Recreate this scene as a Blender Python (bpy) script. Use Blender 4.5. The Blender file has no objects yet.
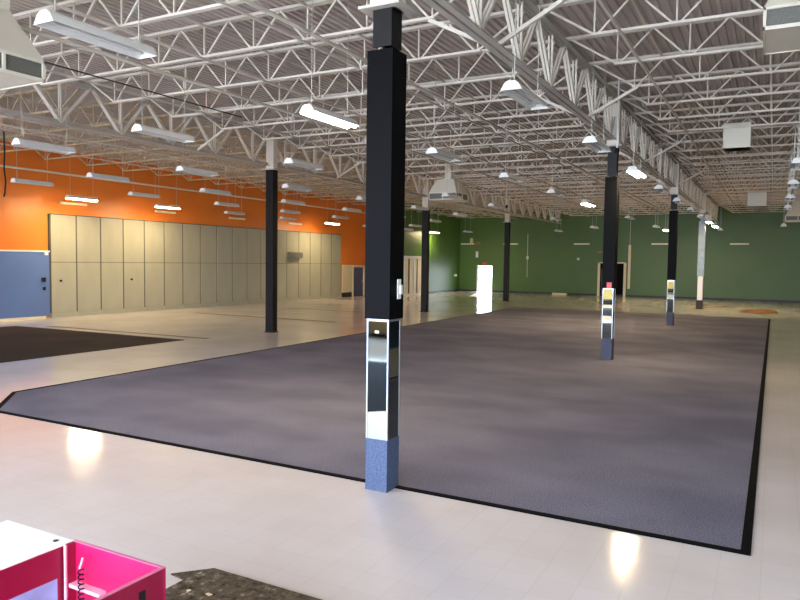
import bpy, math, random
from mathutils import Vector, Matrix
random.seed(7)
S = bpy.context.scene
COL = S.collection
H = 2.45

# ------------------------------------------------------------------ materials
def mat(name, col, rough=0.6, metal=0.0, spec=0.5, noise=0.0, nscale=8.0, bump=0.0, bscale=60.0, emis=None, estr=0.0, stretch=None):
    m = bpy.data.materials.new(name); m.use_nodes = True
    nt = m.node_tree; b = nt.nodes['Principled BSDF']
    b.inputs['Base Color'].default_value = (*col, 1)
    b.inputs['Roughness'].default_value = rough
    b.inputs['Metallic'].default_value = metal
    b.inputs['Specular IOR Level'].default_value = spec
    if emis:
        b.inputs['Emission Color'].default_value = (*emis, 1)
        b.inputs['Emission Strength'].default_value = estr
    if noise or bump:
        tc = nt.nodes.new('ShaderNodeTexCoord')
        mp = nt.nodes.new('ShaderNodeMapping')
        if stretch: mp.inputs['Scale'].default_value = stretch
        nt.links.new(tc.outputs['Object'], mp.inputs['Vector'])
    if noise:
        n = nt.nodes.new('ShaderNodeTexNoise'); n.inputs['Scale'].default_value = nscale
        n.inputs['Detail'].default_value = 5
        nt.links.new(mp.outputs['Vector'], n.inputs['Vector'])
        r = nt.nodes.new('ShaderNodeValToRGB')
        r.color_ramp.elements[0].position = 0.3; r.color_ramp.elements[1].position = 0.7
        r.color_ramp.elements[0].color = (*[max(0, c*(1-noise)) for c in col], 1)
        r.color_ramp.elements[1].color = (*[min(1, c*(1+noise)) for c in col], 1)
        nt.links.new(n.outputs['Fac'], r.inputs['Fac'])
        nt.links.new(r.outputs['Color'], b.inputs['Base Color'])
    if bump:
        n2 = nt.nodes.new('ShaderNodeTexNoise'); n2.inputs['Scale'].default_value = bscale
        nt.links.new(mp.outputs['Vector'], n2.inputs['Vector'])
        bp = nt.nodes.new('ShaderNodeBump'); bp.inputs['Strength'].default_value = bump
        bp.inputs['Distance'].default_value = 0.01
        nt.links.new(n2.outputs['Fac'], bp.inputs['Height'])
        nt.links.new(bp.outputs['Normal'], b.inputs['Normal'])
    return m

def srgb(r, g, b):
    f = lambda c: (c/255/12.92) if c/255 <= 0.04045 else ((c/255+0.055)/1.055)**2.4
    return (f(r), f(g), f(b))

M = {}
M['steel'] = mat('white_painted_steel', srgb(222, 214, 202), 0.5)
M['bouncesteel'] = mat('bounce_tinted_steel_paint', srgb(186, 172, 142), 0.6, noise=0.25, nscale=6)  # warm bounce off the orange wall painted into the joist colour
M['deck'] = mat('painted_roof_deck', srgb(200, 188, 180), 0.6, noise=0.06, nscale=1.5)
M['girder'] = mat('grey_white_girder_paint', srgb(190, 184, 176), 0.5)
M['white'] = mat('white_enamel', srgb(228, 228, 225), 0.3)
M['topwhite'] = mat('white_countertop_laminate', srgb(248, 250, 252), 0.25)
M['pinkrim'] = mat('pink_board_rim', srgb(205, 110, 145), 0.4)
M['tube_off'] = mat('unlit_tube_glass', srgb(225, 225, 222), 0.2)
M['lens'] = mat('lit_tube_glass', (1, 1, 1), 0.3, emis=(1.0, 0.76, 0.44), estr=125)
M['wire'] = mat('galvanised_wire', srgb(200, 198, 190), 0.4, 0.5)
M['black'] = mat('black_gloss_cladding', srgb(6, 6, 9), 0.55, spec=0.07)
M['blackm'] = mat('black_steel_paint', srgb(8, 8, 10), 0.5, spec=0.3)
M['brownblack'] = mat('brown_black_base', srgb(44, 28, 22), 0.6)
M['mirror'] = mat('mirror_glass', srgb(122, 128, 124), 0.03, 1.0)
M['alu'] = mat('brushed_aluminium', srgb(165, 170, 178), 0.35, 0.7)
M['bluecarpet'] = mat('blue_base_carpet', srgb(82, 94, 122), 0.95, spec=0.1, noise=0.25, nscale=45, bump=0.6, bscale=90)
M['greycarpet'] = mat('slate_base_carpet', srgb(78, 82, 98), 0.95, spec=0.1, noise=0.2, nscale=45)
M['paleblue'] = mat('pale_blue_paint', srgb(140, 160, 175), 0.4, noise=0.15, nscale=4)
M['orange'] = mat('orange_wall_paint', srgb(226, 124, 44), 0.42, noise=0.05, nscale=0.6)
M['green'] = mat('green_wall_paint', srgb(70, 102, 38), 0.45, noise=0.05, nscale=0.5)
M['bluewall'] = mat('blue_wall_laminate', srgb(92, 118, 168), 0.4, noise=0.04, nscale=1)
M['pale'] = mat('pale_partition_laminate', srgb(168, 166, 148), 0.26, noise=0.07, nscale=1.2, stretch=(1, 1, 0.5))
M['seam'] = mat('dark_panel_seam', srgb(70, 68, 58), 0.5)
M['cream'] = mat('cream_paint', srgb(226, 214, 178), 0.5)
M['tan'] = mat('tan_wall_paint', srgb(176, 152, 106), 0.6)
M['darkbase'] = mat('dark_rubber_base', srgb(30, 34, 30), 0.5)
M['trimblack'] = mat('black_rubber_edging', srgb(7, 6, 9), 0.9, spec=0.1)
M['hvac'] = mat('cream_hvac_metal', srgb(226, 220, 204), 0.5)
M['grille'] = mat('grey_grille_mesh', srgb(105, 106, 100), 0.5, noise=0.3, nscale=60)
M['dirt'] = mat('floor_adhesive_residue', srgb(96, 78, 52), 0.7, noise=0.25, nscale=12)
M['stain'] = mat('brown_floor_stain', srgb(150, 104, 62), 0.5, noise=0.25, nscale=3)
M['magenta'] = mat('magenta_laminate', srgb(190, 22, 84), 0.35)
M['crimson'] = mat('dark_pink_laminate', srgb(150, 18, 58), 0.4)
M['pinkedge'] = mat('pale_pink_edge', srgb(246, 190, 212), 0.4)
M['skyblue'] = mat('lavender_blue_panel', srgb(160, 180, 232), 0.3, noise=0.25, nscale=5)
M['darkhole'] = mat('black_slot', srgb(25, 8, 14), 0.8)
M['yellow'] = mat('yellow_reflection_paint', srgb(228, 208, 120), 0.6)
M['pinksign'] = mat('pink_red_label', srgb(224, 90, 92), 0.5)
M['doorway_shade'] = mat('painted_doorway_shade', srgb(10, 9, 8), 0.8, spec=0.1)  # dark sheet painted as the shade inside the doorway opening
M['doorblue'] = mat('slate_blue_door', srgb(62, 78, 112), 0.4)
M['barlight'] = mat('pale_bar_reflector', srgb(235, 230, 190), 0.4)
M['asphalt'] = mat('outdoor_concrete', srgb(190, 188, 182), 0.9)

def floor_mat():
    m = mat('beige_vinyl_tile', srgb(224, 217, 218), 0.13, spec=0.5)
    nt = m.node_tree; b = nt.nodes['Principled BSDF']
    tc = nt.nodes.new('ShaderNodeTexCoord')
    br = nt.nodes.new('ShaderNodeTexBrick')
    br.offset = 0.0; br.inputs['Scale'].default_value = 1.0
    br.inputs['Brick Width'].default_value = 0.305; br.inputs['Row Height'].default_value = 0.305
    br.inputs['Mortar Size'].default_value = 0.003
    br.inputs['Color1'].default_value = (*srgb(226, 219, 219), 1)
    br.inputs['Color2'].default_value = (*srgb(223, 216, 215), 1)
    br.inputs['Mortar'].default_value = (*srgb(215, 208, 206), 1)
    nt.links.new(tc.outputs['Object'], br.inputs['Vector'])
    n = nt.nodes.new('ShaderNodeTexNoise'); n.inputs['Scale'].default_value = 0.55; n.inputs['Detail'].default_value = 6
    nt.links.new(tc.outputs['Object'], n.inputs['Vector'])
    mx = nt.nodes.new('ShaderNodeMix'); mx.data_type = 'RGBA'; mx.blend_type = 'MULTIPLY'
    rp = nt.nodes.new('ShaderNodeValToRGB')
    rp.color_ramp.elements[0].position = 0.35; rp.color_ramp.elements[0].color = (0.90, 0.88, 0.85, 1)
    rp.color_ramp.elements[1].position = 0.65; rp.color_ramp.elements[1].color = (1, 1, 1, 1)
    nt.links.new(n.outputs['Fac'], rp.inputs['Fac'])
    mx.inputs[0].default_value = 1
    nt.links.new(br.outputs['Color'], mx.inputs[6]); nt.links.new(rp.outputs['Color'], mx.inputs[7])
    nt.links.new(mx.outputs[2], b.inputs['Base Color'])
    n3 = nt.nodes.new('ShaderNodeTexNoise'); n3.inputs['Scale'].default_value = 3.0; n3.inputs['Detail'].default_value = 6
    nt.links.new(tc.outputs['Object'], n3.inputs['Vector'])
    mr = nt.nodes.new('ShaderNodeMapRange')
    mr.inputs['To Min'].default_value = 0.07; mr.inputs['To Max'].default_value = 0.15
    nt.links.new(n3.outputs['Fac'], mr.inputs['Value']); nt.links.new(mr.outputs['Result'], b.inputs['Roughness'])
    return m
M['floor'] = floor_mat()

def carpet_mat(name, c1, c2, scale=75):
    m = mat(name, c1, 0.95, spec=0.15)
    nt = m.node_tree; b = nt.nodes['Principled BSDF']
    tc = nt.nodes.new('ShaderNodeTexCoord')
    n = nt.nodes.new('ShaderNodeTexNoise'); n.inputs['Scale'].default_value = scale; n.inputs['Detail'].default_value = 3
    nt.links.new(tc.outputs['Object'], n.inputs['Vector'])
    r = nt.nodes.new('ShaderNodeValToRGB')
    r.color_ramp.elements[0].position = 0.35; r.color_ramp.elements[1].position = 0.65
    r.color_ramp.elements[0].color = (*c1, 1); r.color_ramp.elements[1].color = (*c2, 1)
    nt.links.new(n.outputs['Fac'], r.inputs['Fac'])
    # broad soft zones of darker pile, from noise
    n2 = nt.nodes.new('ShaderNodeTexNoise'); n2.inputs['Scale'].default_value = 0.75; n2.inputs['Detail'].default_value = 2
    mp = nt.nodes.new('ShaderNodeMapping'); mp.inputs['Scale'].default_value = (0.7, 1.0, 1)
    nt.links.new(tc.outputs['Object'], mp.inputs['Vector']); nt.links.new(mp.outputs['Vector'], n2.inputs['Vector'])
    r2 = nt.nodes.new('ShaderNodeValToRGB')
    r2.color_ramp.elements[0].position = 0.35; r2.color_ramp.elements[1].position = 0.65
    r2.color_ramp.elements[0].color = (0.72, 0.72, 0.76, 1); r2.color_ramp.elements[1].color = (1, 1, 1, 1)
    nt.links.new(n2.outputs['Fac'], r2.inputs['Fac'])
    mx = nt.nodes.new('ShaderNodeMix'); mx.data_type = 'RGBA'; mx.blend_type = 'MULTIPLY'; mx.inputs[0].default_value = 1
    nt.links.new(r.outputs['Color'], mx.inputs[6]); nt.links.new(r2.outputs['Color'], mx.inputs[7])
    nt.links.new(mx.outputs[2], b.inputs['Base Color'])
    bp = nt.nodes.new('ShaderNodeBump'); bp.inputs['Strength'].default_value = 0.4; bp.inputs['Distance'].default_value = 0.005
    nt.links.new(n.outputs['Fac'], bp.inputs['Height']); nt.links.new(bp.outputs['Normal'], b.inputs['Normal'])
    return m
M['carpet'] = carpet_mat('mauve_grey_carpet', srgb(94, 95, 112), srgb(142, 140, 155))
M['browncarpet'] = carpet_mat('dark_brown_carpet', srgb(54, 46, 42), srgb(74, 64, 58))

def worn_mat():
    m = mat('worn_mat_backing', srgb(84, 74, 62), 0.9, spec=0.2)
    nt = m.node_tree; b = nt.nodes['Principled BSDF']
    tc = nt.nodes.new('ShaderNodeTexCoord')
    n = nt.nodes.new('ShaderNodeTexNoise'); n.inputs['Scale'].default_value = 14; n.inputs['Detail'].default_value = 8; n.inputs['Roughness'].default_value = 0.7
    nt.links.new(tc.outputs['Object'], n.inputs['Vector'])
    r = nt.nodes.new('ShaderNodeValToRGB'); e = r.color_ramp.elements
    e[0].position = 0.35; e[0].color = (*srgb(40, 34, 28), 1)
    e[1].position = 0.6; e[1].color = (*srgb(112, 100, 84), 1)
    k = e.new(0.66); k.color = (*srgb(176, 166, 150), 1)
    nt.links.new(n.outputs['Fac'], r.inputs['Fac']); nt.links.new(r.outputs['Color'], b.inputs['Base Color'])
    return m
M['worn'] = worn_mat()

# ------------------------------------------------------------------ mesh builder
class MB:
    def __init__(s): s.v = []; s.f = []
    def box(s, x0, x1, y0, y1, z0, z1):
        i = len(s.v)
        s.v += [(x, y, z) for z in (z0, z1) for (x, y) in ((x0, y0), (x1, y0), (x1, y1), (x0, y1))]
        for f in ((0, 3, 2, 1), (4, 5, 6, 7), (0, 1, 5, 4), (1, 2, 6, 5), (2, 3, 7, 6), (3, 0, 4, 7)):
            s.f.append(tuple(i+k for k in f))
        return s
    def bar(s, a, b, w, h=None, up=(0, 0, 1)):
        h = h or w; a = Vector(a); b = Vector(b); d = (b-a).normalized(); u = Vector(up)
        if abs(d.dot(u)) > 0.98: u = Vector((0, 1, 0))
        r = d.cross(u).normalized(); u = r.cross(d)
        i = len(s.v)
        for p in (a, b):
            for (p1, p2) in ((-1, -1), (1, -1), (1, 1), (-1, 1)):
                s.v.append(tuple(p + r*w/2*p1 + u*h/2*p2))
        for f in ((0, 3, 2, 1), (4, 5, 6, 7), (0, 1, 5, 4), (1, 2, 6, 5), (2, 3, 7, 6), (3, 0, 4, 7)):
            s.f.append(tuple(i+k for k in f))
        return s
    def tube(s, pts, r, n=8):
        pts = [Vector(p) for p in pts]; i0 = len(s.v); prev = None
        for k, p in enumerate(pts):
            d = (pts[min(k+1, len(pts)-1)]-pts[max(k-1, 0)]).normalized()
            if prev is None:
                u = Vector((0, 0, 1)) if abs(d.z) < 0.95 else Vector((0, 1, 0))
            else: u = prev
            rr = d.cross(u).normalized(); u = rr.cross(d).normalized(); prev = u
            for a in range(n):
                t = 2*math.pi*a/n
                s.v.append(tuple(p + rr*math.cos(t)*r + u*math.sin(t)*r))
        for k in range(len(pts)-1):
            for a in range(n):
                b = (a+1) % n
                s.f.append((i0+k*n+a, i0+k*n+b, i0+(k+1)*n+b, i0+(k+1)*n+a))
        s.f.append(tuple(i0+a for a in range(n))[::-1]); s.f.append(tuple(i0+(len(pts)-1)*n+a for a in range(n)))
        return s
    def prism_y(s, prof, y0, y1):          # closed profile in xz
        i = len(s.v); n = len(prof)
        s.v += [(x, y0, z) for x, z in prof] + [(x, y1, z) for x, z in prof]
        for k in range(n):
            j = (k+1) % n; s.f.append((i+k, i+j, i+n+j, i+n+k))
        s.f.append(tuple(i+k for k in range(n))[::-1]); s.f.append(tuple(i+n+k for k in range(n)))
        return s
    def frustum(s, h0, z0, h1, z1):        # square frustum centred on origin
        i = len(s.v)
        for h, z in ((h0, z0), (h1, z1)):
            s.v += [(-h, -h, z), (h, -h, z), (h, h, z), (-h, h, z)]
        for f in ((0, 3, 2, 1), (4, 5, 6, 7), (0, 1, 5, 4), (1, 2, 6, 5), (2, 3, 7, 6), (3, 0, 4, 7)):
            s.f.append(tuple(i+k for k in f))
        return s
    def poly(s, pts, z0, z1):
        i = len(s.v); n = len(pts)
        s.v += [(x, y, z0) for x, y in pts] + [(x, y, z1) for x, y in pts]
        for k in range(n):
            j = (k+1) % n; s.f.append((i+k, i+j, i+n+j, i+n+k))
        s.f.append(tuple(i+k for k in range(n))[::-1]); s.f.append(tuple(i+n+k for k in range(n)))
        return s
    def build(s, name, m, parent=None, bevel=0, smooth=False):
        me = bpy.data.meshes.new(name); me.from_pydata(s.v, [], s.f); me.update()
        import bmesh
        bm = bmesh.new(); bm.from_mesh(me); bmesh.ops.recalc_face_normals(bm, faces=bm.faces); bm.to_mesh(me); bm.free()
        if smooth:
            for p in me.polygons: p.use_smooth = True
        me.materials.append(m)
        o = bpy.data.objects.new(name, me); COL.objects.link(o); o.parent = parent
        if bevel:
            b = o.modifiers.new('bevel', 'BEVEL'); b.width = bevel; b.segments = 2; b.limit_method = 'ANGLE'
        return o

def tag(o, label, cat, group=None):
    o['label'] = label; o['category'] = cat
    if group: o['group'] = group
    return o
def empty(name, label, cat, loc=(0, 0, 0), group=None):
    o = bpy.data.objects.new(name, None); o.location = loc; o.empty_display_size = 0.1
    COL.objects.link(o); return tag(o, label, cat, group)
def struct(o, label=None):
    o['kind'] = 'structure'
    if label: o['label'] = label
    return o
def copy_tree(root, loc, label, group=None):
    r = root.copy(); COL.objects.link(r); r.location = loc; r['label'] = label
    if group: r['group'] = group
    for ch in list(root.children):
        c = ch.copy(); COL.objects.link(c); c.parent = r
        for g in list(ch.children):
            d = g.copy(); COL.objects.link(d); d.parent = c
    return r

# ------------------------------------------------------------------ shell
XL, XR, YB, YF = -25.4, 8.2, -6.5, 54.2
DZ = 6.72
struct(MB().box(XL-0.2, XR+0.2, YB-0.2, YF+0.2, -0.2, 0).build('floor', M['floor']))
# corrugated roof deck, flutes running along the room
prof = []
x = XL-0.2
while x < XR+0.2:
    prof += [(x, DZ), (x+0.055, DZ), (x+0.072, DZ+0.045), (x+0.133, DZ+0.045)]; x += 0.15
prof += [(x, DZ), (x, DZ+0.2), (XL-0.2, DZ+0.2)]
d = MB(); i = 0; n = len(prof)
d.v = [(px_, YB-0.2, z) for px_, z in prof]+[(px_, YF+0.2, z) for px_, z in prof]
for k in range(n):
    j = (k+1) % n; d.f.append((k, j, n+j, n+k))
struct(d.build('ceiling', M['deck']))
struct(MB().box(XL-0.2, XL, YB-0.2, 43.8, 0, DZ+.1).build('wall_left', M['orange']))
struct(MB().box(XL-0.2, -23.5, 43.8, YF+0.2, 0, DZ+.1).build('wall_left_jog', M['green']))
# far wall with a door opening (x -21.95..-20.6) and a dark doorway (x -11.7..-10.1)
w = MB()
w.box(-23.5, -21.85, YF, YF+0.2, 0, DZ+.1).box(-21.85, -20.58, YF, YF+0.2, 2.15, DZ+.1).box(-20.58, XR, YF, YF+0.2, 0, DZ+.1)
struct(w.build('wall_back', M['green']))
struct(MB().box(XR, XR+0.2, YB-0.2, YF+0.2, 0, DZ+.1).build('wall_right', M['green']))
# street side behind the viewpoint: low wall, storefront glazing, header
WZ0, WZ1 = 0.7, 5.3
w = MB().box(XL, XR, YB-0.2, YB, 0, WZ0).box(XL, XR, YB-0.2, YB, WZ1, DZ+.1)
w.box(XL, -22.1, YB-0.2, YB, WZ0, WZ1).box(6.5, XR, YB-0.2, YB, WZ0, WZ1)
struct(w.build('wall_front', M['tan']))
g = MB()
k = 0; xx = -22.1
while xx <= 6.51:
    g.box(xx-0.04, xx+0.04, YB-0.15, YB-0.05, WZ0, WZ1); xx += 2.6
g.box(-22.1, 6.5, YB-0.15, YB-0.05, WZ0, WZ0+0.06).box(-22.1, 6.5, YB-0.15, YB-0.05, WZ1-0.06, WZ1)
struct(g.build('window_1', M['alu']))
struct(MB().box(XL, XR, YB, YB+0.02, 0, 0.12).build('baseboard_front', M['darkbase']))
struct(MB().box(-23.48, -21.91, YF-0.03, YF, 0, 0.14).box(-20.52, XR, YF-0.03, YF, 0, 0.14).build('baseboard_back', M['darkbase']))
struct(MB().box(-23.5, -23.47, 48.0, YF-0.03, 0, 0.14).build('baseboard_jog', M['darkbase']))
# front of the jogged wall is orange where it faces the shop
struct(MB().box(XL, -23.5, 43.77, 43.8, 0, DZ).build('wall_return', M['orange']))

# ------------------------------------------------------------------ floor coverings
def ring(outer, inner, z0, z1):
    b = MB(); n = len(outer)
    for k in range(n):
        j = (k+1) % n
        b.poly([outer[k], outer[j], inner[j], inner[k]], z0, z1)
    return b
out = [(-10.75, 6.46), (-0.08, 6.46), (-0.06, 36.3), (-12.4, 36.3), (-11.95, 7.55)]
inn = [(-10.70, 6.53), (-0.16, 6.53), (-0.13, 36.24), (-12.34, 36.24), (-11.87, 7.58)]
cp = empty('carpet', 'large mauve-grey carpet field with black edging in the middle of the pale floor', 'carpet', (0, 0, 0))
MB().poly(inn, 0.002, 0.012).build('pile', M['carpet'], cp)
ring(out, inn, 0.001, 0.015).build('edging', M['trimblack'], cp)
cp2 = empty('carpet', 'dark brown carpet area on the floor below the blue wall at left', 'carpet', (0, 0, 0))
MB().poly([(-23.5, 3.0), (-15.5, 3.0), (-15.5, 15.15), (-23.3, 14.9)], 0.002, 0.01).build('pile', M['browncarpet'], cp2)
tag(MB().poly([(-22.5, 15.45), (-15.2, 15.75), (-15.2, 15.9), (-22.5, 15.62)], 0.001, 0.006).build('floor_edging_strip', M['dirt']),
    'ragged brown edging strip on the floor just beyond the dark brown carpet', 'edging strip')
tag(MB().poly([(-22.8, 22.9), (-15.3, 22.8), (-15.3, 23.1), (-22.8, 23.15)], 0.001, 0.005).build('floor_edging_strip', M['dirt']),
    'thin dark floor strip crossing behind the slim black column, before the pale panels', 'edging strip')
tag(MB().poly([(-21.5, 28.0), (-16.8, 28.15), (-16.8, 28.35), (-21.5, 28.25)], 0.001, 0.004).build('floor_edging_strip', M['dirt']),
    'faint dark strip on the floor farther toward the white panel beside the blue door', 'edging strip')
for (x0, y0, x1, y1, wd) in ((-4.2, 43.4, -2.6, 47.4, .5), (-3.2, 42.8, -1.6, 46.2, .35)):
    dx, dy = x1-x0, y1-y0; L = math.hypot(dx, dy); nx, ny = -dy/L*wd/2, dx/L*wd/2
    tag(MB().poly([(x0-nx, y0-ny), (x1-nx, y1-ny), (x1+nx, y1+ny), (x0+nx, y0+ny)], 0.001, 0.003).build('floor_stain', M['stain']),
        'slanting brown streak on far floor right of the pale blue column' + (', wider streak' if wd > .4 else ', narrower streak'), 'stain')
tag(MB().poly([(-1.5, 40.3), (-0.5, 39.6), (0.35, 40.6), (0.2, 43.6), (-0.8, 44.4), (-1.6, 43.0)], 0.001, 0.003).build('floor_stain', M['stain']),
    'round brown stain on the floor beyond the far right corner of the big carpet', 'stain')
tag(MB().poly([(2.3, 7.5), (7.6, 7.5), (7.6, 36), (2.3, 36)], 0.002, 0.012).build('carpet', M['bluecarpet']), 'blue carpet field seen only mirrored in the right face of the nearest column', 'carpet')
mt = empty('floor_mat', 'worn brown floor mat with flaking pale patches at the bottom edge of the photo', 'mat', (0, 0, 0))
MB().poly([(-3.88, -1.9), (-0.8, -1.9), (-0.8, 4.02), (-3.80, 4.02), (-4.02, 3.78), (-3.86, 3.76)], 0.001, 0.012).build('mat_base', M['worn'], mt)
b = MB()
for q in range(46):
    cx, cy = random.uniform(-3.8, -2.0), random.uniform(2.9, 3.98); r = random.uniform(0.01, 0.045)
    cx = max(cx, -3.78)
    b.poly([(cx+r*math.cos(a)*random.uniform(.6, 1.4), cy+r*.6*math.sin(a)*random.uniform(.6, 1.4)) for a in [k*math.pi/3 for k in range(6)]], 0.0125, 0.0145)
fl = b.build('flake_patches', M['cream'], mt); fl['kind'] = 'stuff'
tag(MB().poly([(-9.8, -1.9), (-5.0, -1.9), (-5.0, 2.3), (-6.1, 3.3), (-9.8, 3.3)], 0.002, 0.01).build('entrance_mat', M['greycarpet']),
    'dark entrance mat seen mirrored in the front of the nearest column', 'mat')

# ------------------------------------------------------------------ left wall pieces
lw = empty('blue_wall_panel', 'blue lower wall panel with white cap rail on the orange wall at far left', 'wall panel', (XL, 10, 0))
MB().box(0.0, 0.10, -12, 7.60, 0.10, 2.62).build('panel_sheet', M['bluewall'], lw)
MB().box(0.0, 0.14, -12, 7.60, 2.62, 2.68).box(0.0, 0.16, 7.38, 7.52, 2.50, 2.68).build('cap_rail', M['white'], lw)
MB().box(0.0, 0.12, -12, 7.42, 0.0, 0.10).build('base_strip', M['cream'], lw)
MB().box(0.10, 0.16, 7.25, 7.40, 1.45, 1.62).box(0.10, 0.15, 7.30, 7.40, 1.12, 1.25).build('latch', M['blackm'], lw)
pitch = 1.1667
for k in range(18):
    y0 = 17.66 + k*pitch
    if k == 0: where = 'leftmost pale wall panel, beside the blue wall panel, with a dark knob'
    elif k == 17: where = 'last pale wall panel at the right end of the run, beside the white-framed blue door'
    elif k == 3: where = 'pale wall panel with a dark knob, fourth from the blue wall panel'
    elif k == 13: where = 'pale wall panel behind the small grey box, right of the slim black column'
    elif k < 9: where = 'pale full-height wall panel in the run left of the slim black column'
    else: where = 'pale full-height wall panel in the run around and right of the slim black column'
    p = empty('wall_panel', where, 'wall panel', (XL, y0, 0), 'pale full-height wall panels along the left wall')
    ps = MB().box(0, 0.10, 0.03, pitch-0.03, 0.20, 2.215).box(0, 0.10, 0.03, pitch-0.03, 2.235, 4.12).build('panel_sheet', M['pale'], p, bevel=0.006)
    MB().box(0, 0.085, -0.04, 0.04, 0.20, 4.15).build('seam_strip', M['seam'], p)
    MB().box(0, 0.085, 0.03, pitch-0.03, 2.215, 2.235).box(0, 0.11, 0.03, pitch-0.03, 4.12, 4.16).build('cross_rail', M['seam'], p)
    MB().box(0, 0.14, 0, pitch, 0, 0.20).build('base_rail', M['pale'], p)
    if k in (0, 3):
        MB().tube([(0.10, 0.42, 1.48), (0.15, 0.42, 1.48)], 0.045, 10).build('knob', M['blackm'], ps)
gb = empty('wall_box', 'small grey louvred box mounted on the pale panels right of the slim black column', 'wall box', (XL+.101, 33.5, 2.56))
MB().box(0, 0.22, -0.62, 0.62, 0.0, 0.34).build('housing', M['grille'], gb, bevel=0.01)
MB().box(0.2205, 0.23, -0.55, 0.55, 0.05, 0.07).box(0.2205, 0.23, -0.55, 0.55, 0.13, 0.15).box(0.2205, 0.23, -0.55, 0.55, 0.21, 0.23).build('louvre', M['seam'], gb)
# white panel and blue door beyond the run
wp = empty('white_wall_panel', 'short white wall panel between the pale panels and the blue door', 'wall panel', (XL, 38.9, 0))
MB().box(0, 0.08, 0.0, 1.15, 0.30, 2.15).build('panel_sheet', M['cream'], wp)
MB().box(0, 0.07, 0.0, 1.15, 0, 0.30).build('base_strip', M['darkbase'], wp)
dr = struct(MB().box(XL, XL+0.05, 40.25, 41.55, 0, 2.0).build('door_1', M['doorblue']))
MB().box(XL+0.05, XL+0.09, 41.38, 41.42, 0.98, 1.12).build('door_handle', M['alu'], dr)
struct(MB().box(XL, XL+0.10, 40.12, 40.25, 0, 2.1).box(XL, XL+0.10, 41.55, 41.75, 0, 2.1).box(XL, XL+0.10, 38.9+1.15, 41.75, 2.0, 2.15).box(XL, XL+0.1, 41.75, 43.7, 0, 2.15).build('trim_1', M['cream']))
# double door on the jogged green wall
dd = struct(MB().box(-23.5, -23.46, 44.15, 47.1, 0, 2.7).build('door_2', M['cream']))
MB().box(-23.46, -23.42, 44.0, 44.15, 0, 2.85).box(-23.46, -23.42, 45.55, 45.72, 0, 2.7).box(-23.46, -23.42, 47.1, 47.25, 0, 2.85).box(-23.46, -23.42, 44.15, 47.1, 2.7, 2.85).build('door_frame', M['white'], dd)
MB().box(-23.46, -23.44, 44.75, 44.95, 0.1, 2.65).box(-23.46, -23.44, 46.1, 46.22, 0.1, 2.65).build('door_panel_gap', M['dirt'], dd)
# lamps bars on walls
def bar_light(loc, axis, label):
    e = empty('wall_light', label, 'light', loc, 'pale bar lights mounted on the side and far walls')
    if axis == 'y':
        MB().box(0, 0.10, -0.6, 0.6, 0, 0.09).build('housing', M['barlight'], e, bevel=0.01)
        MB().box(-0.08, 0.0, -0.3, -0.2, 0.02, 0.07).box(-0.08, 0, 0.2, 0.3, 0.02, 0.07).build('bracket', M['steel'], e)
    else:
        MB().box(-0.6, 0.6, -0.10, 0, 0, 0.11).build('housing', M['barlight'], e, bevel=0.01)
        MB().box(-0.3, -0.2, 0, 0.08, 0.02, 0.07).box(0.2, 0.3, 0, 0.08, 0.02, 0.07).build('bracket', M['steel'], e)
for q, y in enumerate((18.7, 23.55, 28.5, 33.6)):
    bar_light((XL+0.08, y, 4.56), 'y', ['pale bar light on the orange wall just above the first two pale panels', 'pale bar light on the orange wall under the second glowing lamp',
        'pale bar light on the orange wall left of the slim black column', 'pale bar light on the orange wall right of the slim black column'][q])
for q, x in enumerate((-24.0+.1, -18.95, -13.2, -7.45, -2.2)):
    if q == 0: x = -22.75
    bar_light((x, YF-0.08, 3.92), 'x', ['pale bar light on the green wall above and left of the bright doorway', 'pale bar light on the green wall behind the farthest slim black column',
        'pale bar light on the green wall left of the frameless dark doorway', 'pale bar light on the green wall left of the third black column',
        'pale bar light at the right of the green wall, beyond the pale blue column'][q])

# far wall: bright doorway, dark doorway, small fittings
dj = struct(MB().box(-21.91, -21.85, YF-0.02, YF+0.18, 0, 2.2).box(-20.58, -20.52, YF-0.02, YF+0.18, 0, 2.2).box(-21.85, -20.58, YF-0.02, YF+0.18, 2.15, 2.2).build('door_3', M['white']))
lf = MB().box(-20.58, -20.53, YF+0.2, YF+1.4, 0.02, 2.13).build('door_leaf', M['white'], dj)
d4 = struct(MB().box(-11.75, -10.0, YF-0.02, YF, 0, 2.5).build('door_4', M['doorway_shade']))
MB().box(-11.93, -11.75, YF-0.08, YF, 0, 2.6).box(-10.0, -9.82, YF-0.08, YF, 0, 2.6).box(-11.93, -11.35, YF-0.08, YF, 2.5, 2.6).box(-10.5, -9.82, YF-0.08, YF, 2.5, 2.6).build('door_frame', M['cream'], d4)
MB().box(-11.65, -11.1, YF-0.05, YF-0.02, 0.1, 2.1).build('door_leaf', M['dirt'], d4)
pc = empty('pipe_cover', 'tall white vertical pipe cover on the green wall right of the dark doorway', 'pipe', (-9.6, YF, 0))
MB().box(-0.09, 0.09, -0.12, 0, 0.6, 3.9).build('cover', M['cream'], pc)
MB().tube([(0, -0.04, 3.9), (0, -0.04, 5.7)], 0.02, 6).build('conduit', M['steel'], pc)
cd = empty('conduit', 'thin vertical conduit with junction box, on green wall right of the farthest slim column', 'conduit', (-17.55, YF, 0))
MB().tube([(0, -0.04, 1.3), (0, -0.04, 4.8)], 0.025, 6).build('pipe', M['steel'], cd)
MB().box(-0.09, 0.09, -0.08, 0, 2.75, 3.0).build('junction_box', M['steel'], cd)
tag(MB().box(-22.5, -22.3, YF-0.2, YF, 3.95, 4.45).build('security_camera_box', M['cream']), 'small white box high on the green wall above the bright doorway, left of two', 'wall box')
tag(MB().box(-22.0, -21.8, YF-0.12, YF, 2.85, 3.35).build('alarm_box', M['white']), 'small white box on the green wall directly above the bright doorway', 'wall box')
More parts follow.
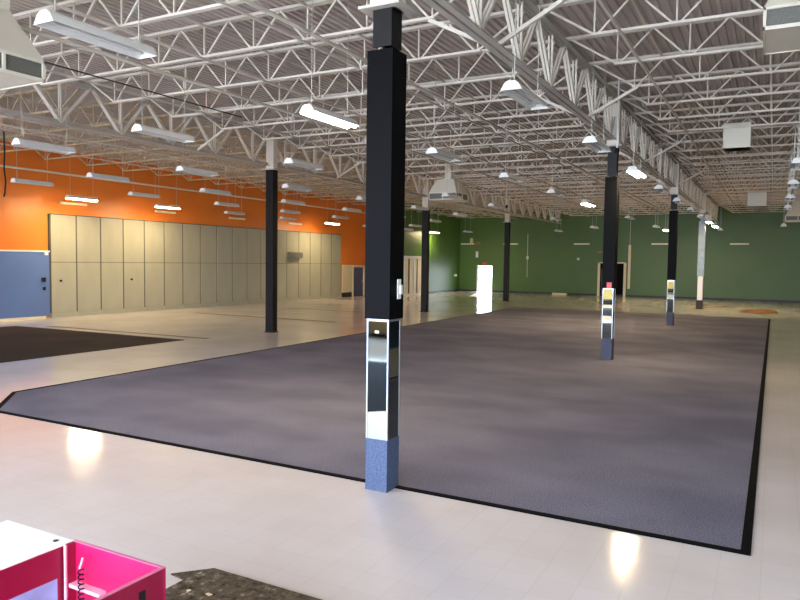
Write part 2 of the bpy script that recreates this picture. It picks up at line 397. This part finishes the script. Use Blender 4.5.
tag(MB().box(-22.05, -21.65, YF-0.1, YF, 3.9, 4.15).build('alarm_horn', M['stain']), 'small brownish red alarm on the green wall above the bright doorway', 'alarm')
tag(MB().box(-21.4, -21.0, YF-0.1, YF, 2.28, 2.45).build('exit_light', M['pinksign']), 'small reddish light right above the bright doorway', 'exit light')
tag(MB().tube([(-23.5, 53.2, 1.35), (-23.3, 53.2, 1.35)], 0.09, 10).build('wall_fitting', M['white']), 'tiny white round fitting on the green wall by its corner', 'fitting')
tag(MB().box(-15.3, -14.2, 53.6, 53.95, 0, 0.13).build('trim_offcut', M['cream']), 'pale flat piece lying at the foot of the green wall', 'offcut')
tag(MB().box(-13.55, -13.35, YF-0.06, YF, 2.72, 2.9).build('thermostat', M['steel']), 'tiny grey box on the green wall left of the dark doorway', 'thermostat')
tag(MB().box(-12.0, -11.5, YF-0.1, YF, 3.25, 3.42).build('exit_sign', M['stain']), 'small brown sign above the dark doorway', 'sign')

# ------------------------------------------------------------------ columns
def column(x, y, label, kind, ztop):
    e = empty('steel_column', label, 'column', (x, y, 0), 'steel columns holding up the roof girders')
    h = 0.132; hb = 0.152
    if kind == 'mirror':
        MB().box(-h, h, -h, h, 0, 0.56).build('carpet_base', M['bluecarpet'] if y < 10 else M['greycarpet'], e, bevel=0.004)
        for (sx, sy) in ((0, -1), (1, 0), (0, 1), (-1, 0)):
            b = MB(); t = h-0.004; q = h-0.016
            if sx == 0: b.box(-q, q, min(sy*t, sy*(t-.01)), max(sy*t, sy*(t-.01)), 0.56, 1.83)
            else: b.box(min(sx*t, sx*(t-.01)), max(sx*t, sx*(t-.01)), -q, q, 0.56, 1.83)
            b.build('mirror_panel', M['mirror'], e)
        for (sx, sy) in ((-1, -1), (1, -1), (1, 1), (-1, 1)):
            b = MB()
            b.box(min(sx*h, sx*(h-.016)), max(sx*h, sx*(h-.016)), min(sy*h, sy*(h-.016)), max(sy*h, sy*(h-.016)), 0.56, 1.83)
            b.build('corner_strip', M['alu'], e)
        MB().box(-h, h, -h-.001, -h+.01, 1.815, 1.845).box(h-.01, h+.001, -h, h, 1.815, 1.845).build('top_strip', M['alu'], e)
        MB().box(-0.10, 0.10, -0.10, 0.10, 0.5, 1.84).build('core', M['blackm'], e)
        MB().box(-hb, hb, -hb, hb, 1.84, 4.62).build('cladding', M['black'], e, bevel=0.004)
        b = MB()                      # wide flange steel above the cladding
        b.box(-0.11, 0.11, -0.11, -0.09, 4.66, ztop).box(-0.11, 0.11, 0.09, 0.11, 4.66, ztop).box(-0.012, 0.012, -0.09, 0.09, 4.66, ztop)
        b.box(0.098, 0.11, -0.09, 0.09, 4.66, ztop)
        b.build('steel_post', M['blackm'], e)
    elif kind == 'plain':
        MB().box(-0.15, 0.15, -0.13, 0.13, 0, ztop).build('steel_post', M['blackm'], e, bevel=0.004)
        MB().box(-0.19, 0.19, -0.17, 0.17, 0, 0.02).build('base_plate', M['blackm'], e)
    else:
        MB().box(-0.17, 0.17, -0.17, 0.17, 0, 0.5).build('base', M['brownblack'], e)
        MB().box(-h, h, -h, h, 0.5, 1.84).build('lower_cladding', M['white'], e)
        MB().box(-hb-.02, hb+.02, -hb-.02, hb+.02, 1.84, 4.9).build('cladding', M['paleblue'], e)
        MB().box(-0.1, 0.1, -0.1, 0.1, 4.9, ztop).build('steel_post', M['paleblue'], e)
    MB().box(-0.15, 0.15, -0.11, 0.11, ztop, 6.46).build('white_post_top', M['steel'], e)
    MB().box(-0.24, 0.24, -0.20, 0.20, ztop, ztop+0.03).build('bearing_plate', M['girder'], e)
    return e
c1 = column(-3.645, 6.41, 'nearest black column with mirror strips and a blue carpeted base', 'mirror', 5.04)
c2 = column(-3.67, 18.02, 'second black column in the right-hand row, standing on the big carpet with painted yellow reflection', 'mirror', 5.38)
c3 = column(-3.62, 29.75, 'third black column in the right-hand row, near the far edge of the big carpet', 'mirror', 5.25)
c4 = column(-3.60, 42.1, 'pale blue column with white lower part and dark base, farthest in the right-hand row', 'blue', 5.35)
l1 = column(-14.86, 18.45, 'slim plain black column standing in front of the pale wall panels', 'plain', 5.42)
l2 = column(-14.93, 30.25, 'slim plain black column just right of the nearest column, in front of the green wall', 'plain', 5.0)
l3 = column(-15.0, 42.1, 'slim plain black column farthest away, right of the bright doorway', 'plain', 5.0)
# thermostat and switch on nearest column
sw = MB().box(0.152, 0.165, 0.0, 0.075, 2.05, 2.26).box(0.165, 0.185, 0.03, 0.075, 2.10, 2.20).build('switch_box', M['white'], c1, bevel=0.004)
sw['label'] = 'white switch box'
lb = MB().box(-0.035, 0.015, -0.1295, -0.1283, 1.69, 1.715).build('painted_reflection', M['white'], c1)  # small white reflection painted onto the mirror face
for c, z0, z1 in ((c2, 1.56, 1.82), (c3, 1.50, 1.80)):
    MB().box(-0.105, 0.105, -0.141, -0.1325, z0, z1).build('yellow_reflection', M['yellow'], c)['label'] = 'yellow reflection painted on the mirror'  # yellow wall reflection painted as a sheet over the mirror
MB().box(-0.03, 0.09, -0.162, -0.152, 1.84, 1.99).build('red_label', M['pinksign'], c2)['label'] = 'pinkish red label'
for c, zs in ((c2, ((1.46, 1.51, 'blackm'), (1.34, 1.42, 'cream'), (1.02, 1.14, 'cream'))), (c3, ((1.42, 1.47, 'blackm'), (1.16, 1.25, 'cream')))):
    for z0, z1, mm in zs:
        MB().box(-0.105, 0.105, -0.139, -0.1325, z0, z1).build('reflection_band', M[mm], c)  # dark and cream bands painted over the mirror as its reflection
# ------------------------------------------------------------------ joists
def joist_mesh(L):
    """members in local coordinates: x 0..L, z relative to deck underside"""
    zb, zt = -0.60, -0.035
    top = MB().box(0.0, L, -0.065, -0.008, zt-0.025, zt+0.025).box(0.0, L, 0.008, 0.065, zt-0.025, zt+0.025)
    bot = MB().box(0.95, L-0.95, -0.045, -0.007, zb-0.02, zb+0.02).box(0.95, L-0.95, 0.007, 0.045, zb-0.02, zb+0.02)
    n = 8; st = (L-2.0)/n; web = MB()
    nodes = [1.0+st*k for k in range(n+1)]
    for k, xn in enumerate(nodes):
        web.bar((xn, 0, zb), (xn, 0, zt), 0.026)
        if k > 0: web.bar((xn-0.05, 0, zb), (xn-st/2, 0, zt), 0.03)
        if k < n: web.bar((xn+0.05, 0, zb), (xn+st/2, 0, zt), 0.03)
    web.bar((1.0, 0, zb), (0.12, 0, zt), 0.035).bar((L-1.0, 0, zb), (L-0.12, 0, zt), 0.035)
    return top, bot, web
bays = [(-25.4, -14.9, 'left bay by the orange wall'),
        (-14.9, -3.68, 'middle bay between the girders'),
        (-3.68, 8.2, 'right bay beyond the right girder')]
JY = [9.6+1.82*k for k in range(-8, 25)]
for (xa, xb, nm) in bays:
    L = xb-xa; t, bo, wb = joist_mesh(L); proto = None
    for y in JY:
        if y > 54.0 or y < -6: continue
        near = 'near part of the ' if y < 20 else 'far part of the '
        lab = 'white open-web roof joist in the ' + near + nm
        grp = 'roof joists in the ' + near + nm
        if proto is None:
            proto = empty('roof_joist', lab, 'joist', (xa, y, DZ), grp)
            jm = M['bouncesteel'] if xa < -20 else M['steel']
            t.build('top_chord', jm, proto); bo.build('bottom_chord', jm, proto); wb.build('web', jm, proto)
        else: copy_tree(proto, (xa, y, DZ), lab, grp)
# bridging rods
for (xa, xb, nm) in bays:
    L = xb-xa
    for q, fr in enumerate((0.3, 0.55, 0.72) if xa < -20 else (0.2, 0.5, 0.7) if xa < -4 else (0.12, 0.5, 0.7)):
        if fr == 0.5 and xa > -4: continue
        x = xa+L*fr
        MBb = MB().bar((x, -6.2, DZ-0.638), (x, 54, DZ-0.638), 0.035)
        MBb.bar((x+0.12, -6.2, DZ-0.095), (x+0.12, 54, DZ-0.095), 0.035)
        tag(MBb.build('bridging_rods', M['steel']), '' + ['left', 'middle', 'right'][q] + ' pair of thin bridging rods crossing joists in the ' + nm, 'rods')
# ------------------------------------------------------------------ girders
def girder(x, y0, y1, label, braces, side):
    e = empty('roof_girder', label, 'girder', (x, y0, 0), 'trussed girders along the column rows')
    L = y1-y0; zb, zt = 5.55, 6.52
    MB().box(-0.115, -0.02, 0.12, L-0.12, zb-0.005, zb+0.012).box(-0.032, -0.018, 0.12, L-0.12, zb, zb+0.10).box(0.02, 0.115, 0.12, L-0.12, zb-0.005, zb+0.012).box(0.018, 0.032, 0.12, L-0.12, zb, zb+0.10).build('bottom_chord', M['girder'], e)
    MB().box(-0.12, -0.02, 0, L, zt+0.085, zt+0.10).box(-0.035, -0.018, 0, L, zt, zt+0.10).box(0.02, 0.12, 0, L, zt+0.085, zt+0.10).box(0.018, 0.035, 0, L, zt, zt+0.10).build('top_chord', M['girder'], e)
    web = MB(); n = 7; st = L/n
    for k in range(n):
        yc = st*(k+0.5)
        for sx in (-0.03, 0.03):
            web.bar((sx, yc, zb+.05), (sx, max(0.1, yc-st*0.48), zt+.04), 0.045, 0.045)
            web.bar((sx, yc, zb+.05), (sx, min(L-0.1, yc+st*0.48), zt+.04), 0.045, 0.045)
            web.bar((sx, yc, zb+.05), (sx, yc, zt+.04), 0.035, 0.035)
    web.build('web', M['steel'], e)
    for yb in braces:
        if y0 <= yb < y1:
            for s in side:
                MB().bar((0.05*s, yb-y0, zb+0.03), (1.06*s, yb-y0, 6.10), 0.055).build('knee_brace', M['steel'], e)
    return e
ys = [-6.4, 6.43, 18.38, 30.3, 42.25, 54.1]
JB = [JY[8-0], JY[11], JY[15], JY[19], JY[23], JY[27]] + [JY[4]]
names = ['nearest stretch', 'stretch beyond the nearest column', 'stretch beyond the second column', 'stretch beyond the third column', 'farthest stretch']
for k in range(5):
    girder(-3.68, ys[k], ys[k+1], 'trussed girder on right-hand columns, ' + names[k], JB, (1, -1))
    girder(-14.9, ys[k], ys[k+1], 'trussed girder on the slim black columns, ' + names[k], JB[1:3], (1,))
# ------------------------------------------------------------------ hung fluorescent fixtures
def fixture(loc, lit, label, group):
    key = 'lit' if lit else 'off'
    if key in FX: return copy_tree(FX[key], loc, label, group)
    e = empty('fluorescent_light', label, 'light', loc, group); FX[key] = e
    L = 0.62
    # reflector shell: trough open below
    pr = [(-0.145, 0), (-0.095, 0.085), (-0.05, 0.118), (0.05, 0.118), (0.095, 0.085), (0.145, 0), (0.137, 0), (0.088, 0.077), (0.045, 0.108), (-0.045, 0.108), (-0.088, 0.077), (-0.137, 0)]
    b = MB(); n = 6
    outer, inner = pr[:6], pr[6:][::-1]
    for k in range(5):
        b.prism_y([outer[k], outer[k+1], inner[k+1], inner[k]], -L, L)
    rf = b.build('reflector', M['white'], e)
    MB().prism_y(outer, -L-0.008, -L).build('end_cap', M['white'], rf); MB().prism_y(outer, L, L+0.008).build('end_cap', M['white'], rf)
    MB().box(-0.05, 0.05, -L*0.9, L*0.9, 0.075, 0.107).build('ballast_cover', M['white'], e)
    if lit:
        for x in (-0.075, 0.075):
            MB().tube([(x, -L+.01, 0.02), (x, L-.01, 0.02)], 0.048, 8).build('tube', M['lens'], rf)
    else:
        for x in (-0.07, 0.07):
            MB().tube([(x, -L+.02, 0.05), (x, L-.02, 0.05)], 0.019, 8).build('tube', M['tube_off'], rf)
    for y in (-0.5, 0.5):
        MB().bar((0, y, 0.115), (0, y, DZ-4.66-0.04), 0.009).build('hanger', M['wire'], e)
    return e
FX = {}
DROP = {(-1, 2), (-1, 7), (-1, 8), (-1, 10), (2, 8), (3, 7), (3, 9), (4, 8), (4, 10), (1, 8), (2, 10), (5, 9), (5, 7), (4, 9), (3, 8), (2, 6)}
LIT = {(0, 3): 'glowing fluorescent light beside the second column, under the right-hand girder', (1, 1): 'glowing fluorescent light hanging left of the nearest column, largest of the lit ones',
       (1, 5): 'glowing fluorescent light over the middle of the big carpet, left of the second column', (6, 3): 'glowing fluorescent light by the orange wall above the first pale panels',
       (6, 4): 'glowing fluorescent light by the orange wall, right of the one above the first pale panels', (6, 7): 'glowing fluorescent light by the orange wall, right of the slim black column',
       (1, 10): 'glowing fluorescent light in front of the green wall, left of the third column', (0, 9): 'glowing fluorescent light near the top of the pale blue column',
       (6, 10): 'glowing fluorescent light far off beside the slim column right of the nearest column', (0, 8): 'glowing fluorescent light left of the top of the pale blue column',
       (1, 6): 'small glowing fluorescent light far behind the second column'}
rowname = {-1: 'row at the right edge of the photo', 0: 'row under the right-hand girder', 1: 'row right of the nearest column', 2: 'row in the middle bay',
           3: 'row just right of the slim-column girder', 4: 'row just left of the slim-column girder', 5: 'row second from the orange wall', 6: 'row nearest the orange wall'}
first = {(1, 0): 'large unlit white fluorescent light at upper left, closest of all', (2, 1): 'unlit white fluorescent light at upper left, right below the closest one',
         (0, 1): 'unlit fluorescent light right of the nearest column, with a bright end cap', (3, 1): 'unlit fluorescent light high at the left edge of the photo, over the orange wall top',
         (0, 2): 'unlit fluorescent light with bright end cap, left above the second column', (1, 2): 'unlit fluorescent light just right of the nearest column, above the flared air hood',
         (4, 2): 'unlit light before the orange wall, above left of the first glowing wall lamp', (5, 2): 'unlit light before the orange wall at the left edge, with a dark cord beside',
         (2, 2): 'unlit fluorescent light with white end cap just right of the slim black column top', (3, 2): 'unlit fluorescent light over the orange wall, left of the slim black column top'}
for i in range(-1, 7):
    for j in range(0, 12):
        if (i, j) in ((2, 0), (-1, 1), (-1, 0), (0, 0), (3, 0), (4, 0), (5, 0), (6, 0), (4, 1), (5, 1), (6, 1), (6, 2)): continue
        x = -3.05-3.42*i; y = 4.9+4.3*j
        if i == 6 and y > 43: x = -22.9
        key = (i, j)
        if i == 1: x = -6.25 if j else -6.18
        if j == 11 or (i, j) in DROP: continue
        if key in LIT: fixture((x, y, 4.66), True, LIT[key], 'glowing fluorescent lights')
        else:
            lab = first.get(key) or 'unlit white fluorescent light in the ' + rowname[i] + (', nearer half' if j < 6 else ', far half')
            fixture((x, y, 4.66), False, lab, 'unlit fluorescent lights of the ' + rowname[i])

# ------------------------------------------------------------------ air hoods, boxes
def hood(x, y, z, label, ht=0.98, hn=0.30):
    e = empty('air_hood', label, 'air vent', (x, y, z), 'flared ceiling air hoods')
    h = 0.62
    MB().frustum(h, 0.30, hn, min(ht, DZ-z-.02)).build('flare', M['hvac'], e)
    dn = min(hn, 0.30) if ht > 0.9 else 0.14
    MB().box(-dn, dn, -dn, dn, min(ht, DZ-z-.02), DZ-z-0.0).build('duct', M['hvac'], e)
    b = MB()
    for s in (-1, 1):
        b.box(-h, h, min(s*h, s*(h-.03)), max(s*h, s*(h-.03)), 0.27, 0.31).box(min(s*h, s*(h-.03)), max(s*h, s*(h-.03)), -h, h, 0.27, 0.31)
        b.box(-h, h, min(s*h, s*(h-.03)), max(s*h, s*(h-.03)), 0.0, 0.05).box(min(s*h, s*(h-.03)), max(s*h, s*(h-.03)), -h, h, 0.0, 0.05)
        for t in (-1, 1): b.box(min(s*h, s*(h-.04)), max(s*h, s*(h-.04)), min(t*h, t*(h-.04)), max(t*h, t*(h-.04)), 0.05, 0.27)
        b.box(-0.02, 0.02, min(s*h, s*(h-.03)), max(s*h, s*(h-.03)), 0.05, 0.27).box(min(s*h, s*(h-.03)), max(s*h, s*(h-.03)), -0.02, 0.02, 0.05, 0.27)
    fr = b.build('frame', M['hvac'], e)
    g = h-0.035
    for s in (-1, 1):
        MB().box(-g, g, min(s*g, s*(g-.01)), max(s*g, s*(g-.01)), 0.04, 0.28).build('grille', M['grille'], fr)
        MB().box(min(s*g, s*(g-.01)), max(s*g, s*(g-.01)), -g, g, 0.04, 0.28).build('grille', M['grille'], fr)
    MB().box(-g, g, -g, g, 0.01, 0.03).build('bottom_plate', M['hvac'], e)
    return e
hood(-10.16, 6.0, 5.0, 'big cream flared air hood at the top left corner of the photo')
hood(-11.9, 26.2, 4.95, 'grey flared air hood hanging right of the nearest column', 0.86, 0.38)
hood(0.36, 11.3, 5.62, 'pale air hood with mesh side at the top right corner of the photo')
hood(1.05, 44.6, 4.95, 'grey louvred air hood low at the right edge of the photo')
def duct_box(x, y, z, s, label):
    e = empty('duct_box', label, 'duct', (x, y, z), 'square boxes hung under the right bay roof')
    MB().box(-s, s, -s, s, 0, 0.66).build('casing', M['hvac'], e, bevel=0.01)
    MB().box(-s-.015, s+.015, -s-.015, s+.015, 0.0, 0.03).build('rim', M['hvac'], e)
    for (a, b_) in ((-1, -1), (1, -1), (1, 1), (-1, 1)):
        MB().bar((a*(s-.05), b_*(s-.05), 0.66), (a*(s-.05), b_*(s-.05), DZ-z), 0.015).build('hanger', M['wire'], e)
duct_box(-1.0, 20.9, 5.58, 0.33, 'nearer square grey box hanging from the ceiling, upper right')
duct_box(-0.85, 38.3, 5.35, 0.42, 'farther square grey box hanging below the ceiling at right')
duct_box(-3.66, 46.5, 5.2, 0.2, 'small box hung at the far end of the right-hand girder')

# pipes
def pipe(x, z, y0, y1, r, m, label, drops=()):
    e = empty('ceiling_pipe', label, 'pipe', (x, 0, z))
    MB().tube([(0, y0, 0), (0, y1, 0)], r, 8).build('pipe_run', m, e)
    for yd in drops:
        MB().tube([(0, yd, -0.02), (0, yd, -0.16), (0.03, yd, -0.20)], 0.018, 6).build('sprinkler_head', m, e)
pipe(-10.1, 5.88, -6, 54, 0.035, M['steel'], 'long white sprinkler pipe under the joists, passing the big hood at left', [7.3, 9.9, 13.3, 16.6, 20])
pipe(-6.5, 5.98, -6, 54, 0.035, M['steel'], 'long white sprinkler pipe running over the glowing lamp left of the nearest column', [5.5, 10.5, 14.0, 18])
pipe(-10.95, 5.72, 7.4, 12.5, 0.014, M['seam'], 'thin dark conduit under the joists, left of the long white sprinkler pipe')
pipe(-18.3, 5.95, -6, 54, 0.03, M['steel'], 'long white sprinkler pipe over the left bay', [12, 16, 20, 24])
pipe(0.6, 6.0, -6, 54, 0.035, M['steel'], 'long white sprinkler pipe over the right bay', [9.3, 13, 17, 21])
pipe(-24.9, 5.72, -6, 43.5, 0.04, M['steel'], 'white pipe along the top of the orange wall')
for (x, y, z, lab) in ((-10.9, 30.4, 5.0, 'thin white hanging rod with black tip, right of the flared air hood'), (-3.3, 16.6, 5.05, 'thin white hanging rod with dark tip just left of the second column')):
    e = empty('hanging_rod', lab, 'rod', (x, y, z))
    MB().tube([(0, 0, 0.08), (0, 0, DZ-z)], 0.022, 6).build('rod', M['white'], e)
    MB().tube([(0, 0, -0.05), (0, 0, 0.08)], 0.05, 8).build('tip', M['blackm'], e)
tag(MB().tube([(-20.6, 12.9, 6.2), (-20.58, 12.9, 5.6), (-20.62, 12.9, 5.1), (-20.55, 12.9, 4.7), (-20.6, 12.9, 4.35), (-20.66, 12.9, 4.25)], 0.022, 6).build('dangling_cord', M['blackm']),
    'dark cord dangling in front of the orange wall at the left edge', 'cord')

# ------------------------------------------------------------------ counter and pink bin
ct = empty('checkout_counter', 'white-topped counter with dark pink side at the bottom left corner', 'counter', (-3.61, 1.5, 0))
MB().box(-0.30, 0.29, -1.2, 0.93, 0.89, 0.90).build('countertop', M['topwhite'], ct, bevel=0.002)
b = MB().box(0.25, 0.28, -1.2, 0.91, 0.72, 0.89).box(0.25, 0.28, 0.84, 0.91, 0, 0.72).box(0.25, 0.28, -1.2, 0.20, 0, 0.72).box(0.25, 0.28, 0.20, 0.84, 0, 0.25)
b.build('side_panel', M['crimson'], ct)
MB().box(0.262, 0.274, 0.20, 0.84, 0.25, 0.72).build('inner_panel', M['skyblue'], ct)
MB().box(-0.28, 0.25, 0.88, 0.91, 0, 0.89).box(-0.28, -0.25, -1.2, 0.88, 0, 0.89).build('back_panel', M['crimson'], ct)
MB().tube([(0.215, 0.875, 0.90), (0.215, 0.875, 0.903)], 0.014, 10).build('cable_grommet', M['blackm'], ct)
bn = empty('pink_bin', 'magenta open-topped bin joined to the right of the white counter', 'bin', (-3.31, 2.44, 0))
MB().box(0.0, 0.68, -0.02, 0.0, 0.0, 0.90).build('back_board', M['magenta'], bn)
MB().box(0.66, 0.68, -0.46, -0.02, 0.0, 0.90).build('right_board', M['crimson'], bn)
MB().box(0.0, 0.02, -0.07, -0.02, 0.0, 0.90).build('left_board', M['crimson'], bn)
MB().box(0.02, 0.66, -0.46, -0.44, 0.0, 0.45).build('front_board', M['magenta'], bn)
MB().box(0.02, 0.66, -0.44, -0.02, 0.38, 0.40).build('bottom_board', M['magenta'], bn)
MB().box(0.02, 0.26, -0.065, -0.02, 0.665, 0.685).build('ledge', M['pinkedge'], bn)
MB().box(-0.0, 0.684, -0.02, 0.0, 0.90, 0.903).box(0.66, 0.684, -0.46, -0.02, 0.90, 0.903).build('rim_banding', M['pinkrim'], bn)
MB().box(-0.004, 0.012, -0.076, -0.07, 0.02, 0.90).build('edge_banding', M['pinkedge'], bn)
MB().box(0.6805, 0.683, -0.17, -0.13, 0.58, 0.84).build('hand_slot', M['darkhole'], bn)
pts = []
for k in range(150):
    t = k/150*2*math.pi*15
    pts.append((0.14+0.014*math.cos(t), -0.08+0.014*math.sin(t), 0.80-0.40*k/150))
e = empty('coiled_cord', 'dark coiled cord hanging inside the magenta bin', 'cord', (-3.31, 2.44, 0))
MB().tube(pts, 0.004, 5).build('coil', M['blackm'], e)
MB().tube([(0.13, -0.08, 0.80), (0.145, -0.08, 0.83), (0.15, -0.075, 0.86)], 0.006, 6).build('plug', M['pinkedge'], e)

# outside ground
struct(MB().box(-60, 45, -60, YB-0.2, -0.3, -0.1).box(-60, 45, YF+0.2, YF+60, -0.3, -0.1).build('ground', M['asphalt']))

# ------------------------------------------------------------------ light
W = bpy.data.worlds.new('World'); S.world = W; W.use_nodes = True
bg = W.node_tree.nodes['Background']
bg.inputs['Color'].default_value = (0.74, 0.84, 1.0, 1); bg.inputs['Strength'].default_value = 13.0
def portal(name, loc, rot, sx, sy):
    l = bpy.data.lights.new(name, 'AREA'); l.shape = 'RECTANGLE'; l.size = sx; l.size_y = sy
    l.cycles.is_portal = True
    o = bpy.data.objects.new(name, l); o.location = loc; o.rotation_euler = rot; COL.objects.link(o)
portal('window_portal', (-7.8, YB-0.12, (WZ0+WZ1)/2), (math.radians(90), 0, 0), 28.6, WZ1-WZ0)
portal('door_portal', (-21.21, YF+0.15, 1.08), (math.radians(-90), 0, 0), 1.3, 2.15)
sun = bpy.data.lights.new('sun', 'SUN'); sun.energy = 12; sun.angle = math.radians(1.5); sun.color = (1, 0.93, 0.8)
so = bpy.data.objects.new('sun', sun); COL.objects.link(so)
dv = Vector((0.30, -0.93, -0.24)); so.rotation_euler = dv.to_track_quat('-Z', 'Y').to_euler()

# ------------------------------------------------------------------ camera
Rr = Vector((0.87992723, 0.47491614, 0.01351787)); Dd = Vector((0.03844005, -0.04280538, -0.99834366)); Ff = Vector((-0.47355088, 0.8789894, -0.05592142))
cam = bpy.data.cameras.new('camera'); co = bpy.data.objects.new('camera', cam); COL.objects.link(co)
mw = Matrix((( Rr.x, -Dd.x, -Ff.x, 0), (Rr.y, -Dd.y, -Ff.y, 0), (Rr.z, -Dd.z, -Ff.z, H), (0, 0, 0, 1)))
co.matrix_world = mw
cam.sensor_width = 36; cam.lens = 692.488/800*36; cam.clip_end = 300; cam.clip_start = 0.05
S.camera = co
S.view_settings.view_transform = 'Standard'; S.view_settings.look = 'None'
S.view_settings.exposure = 0.74; S.view_settings.gamma = 1; S.view_settings.use_curve_mapping = False
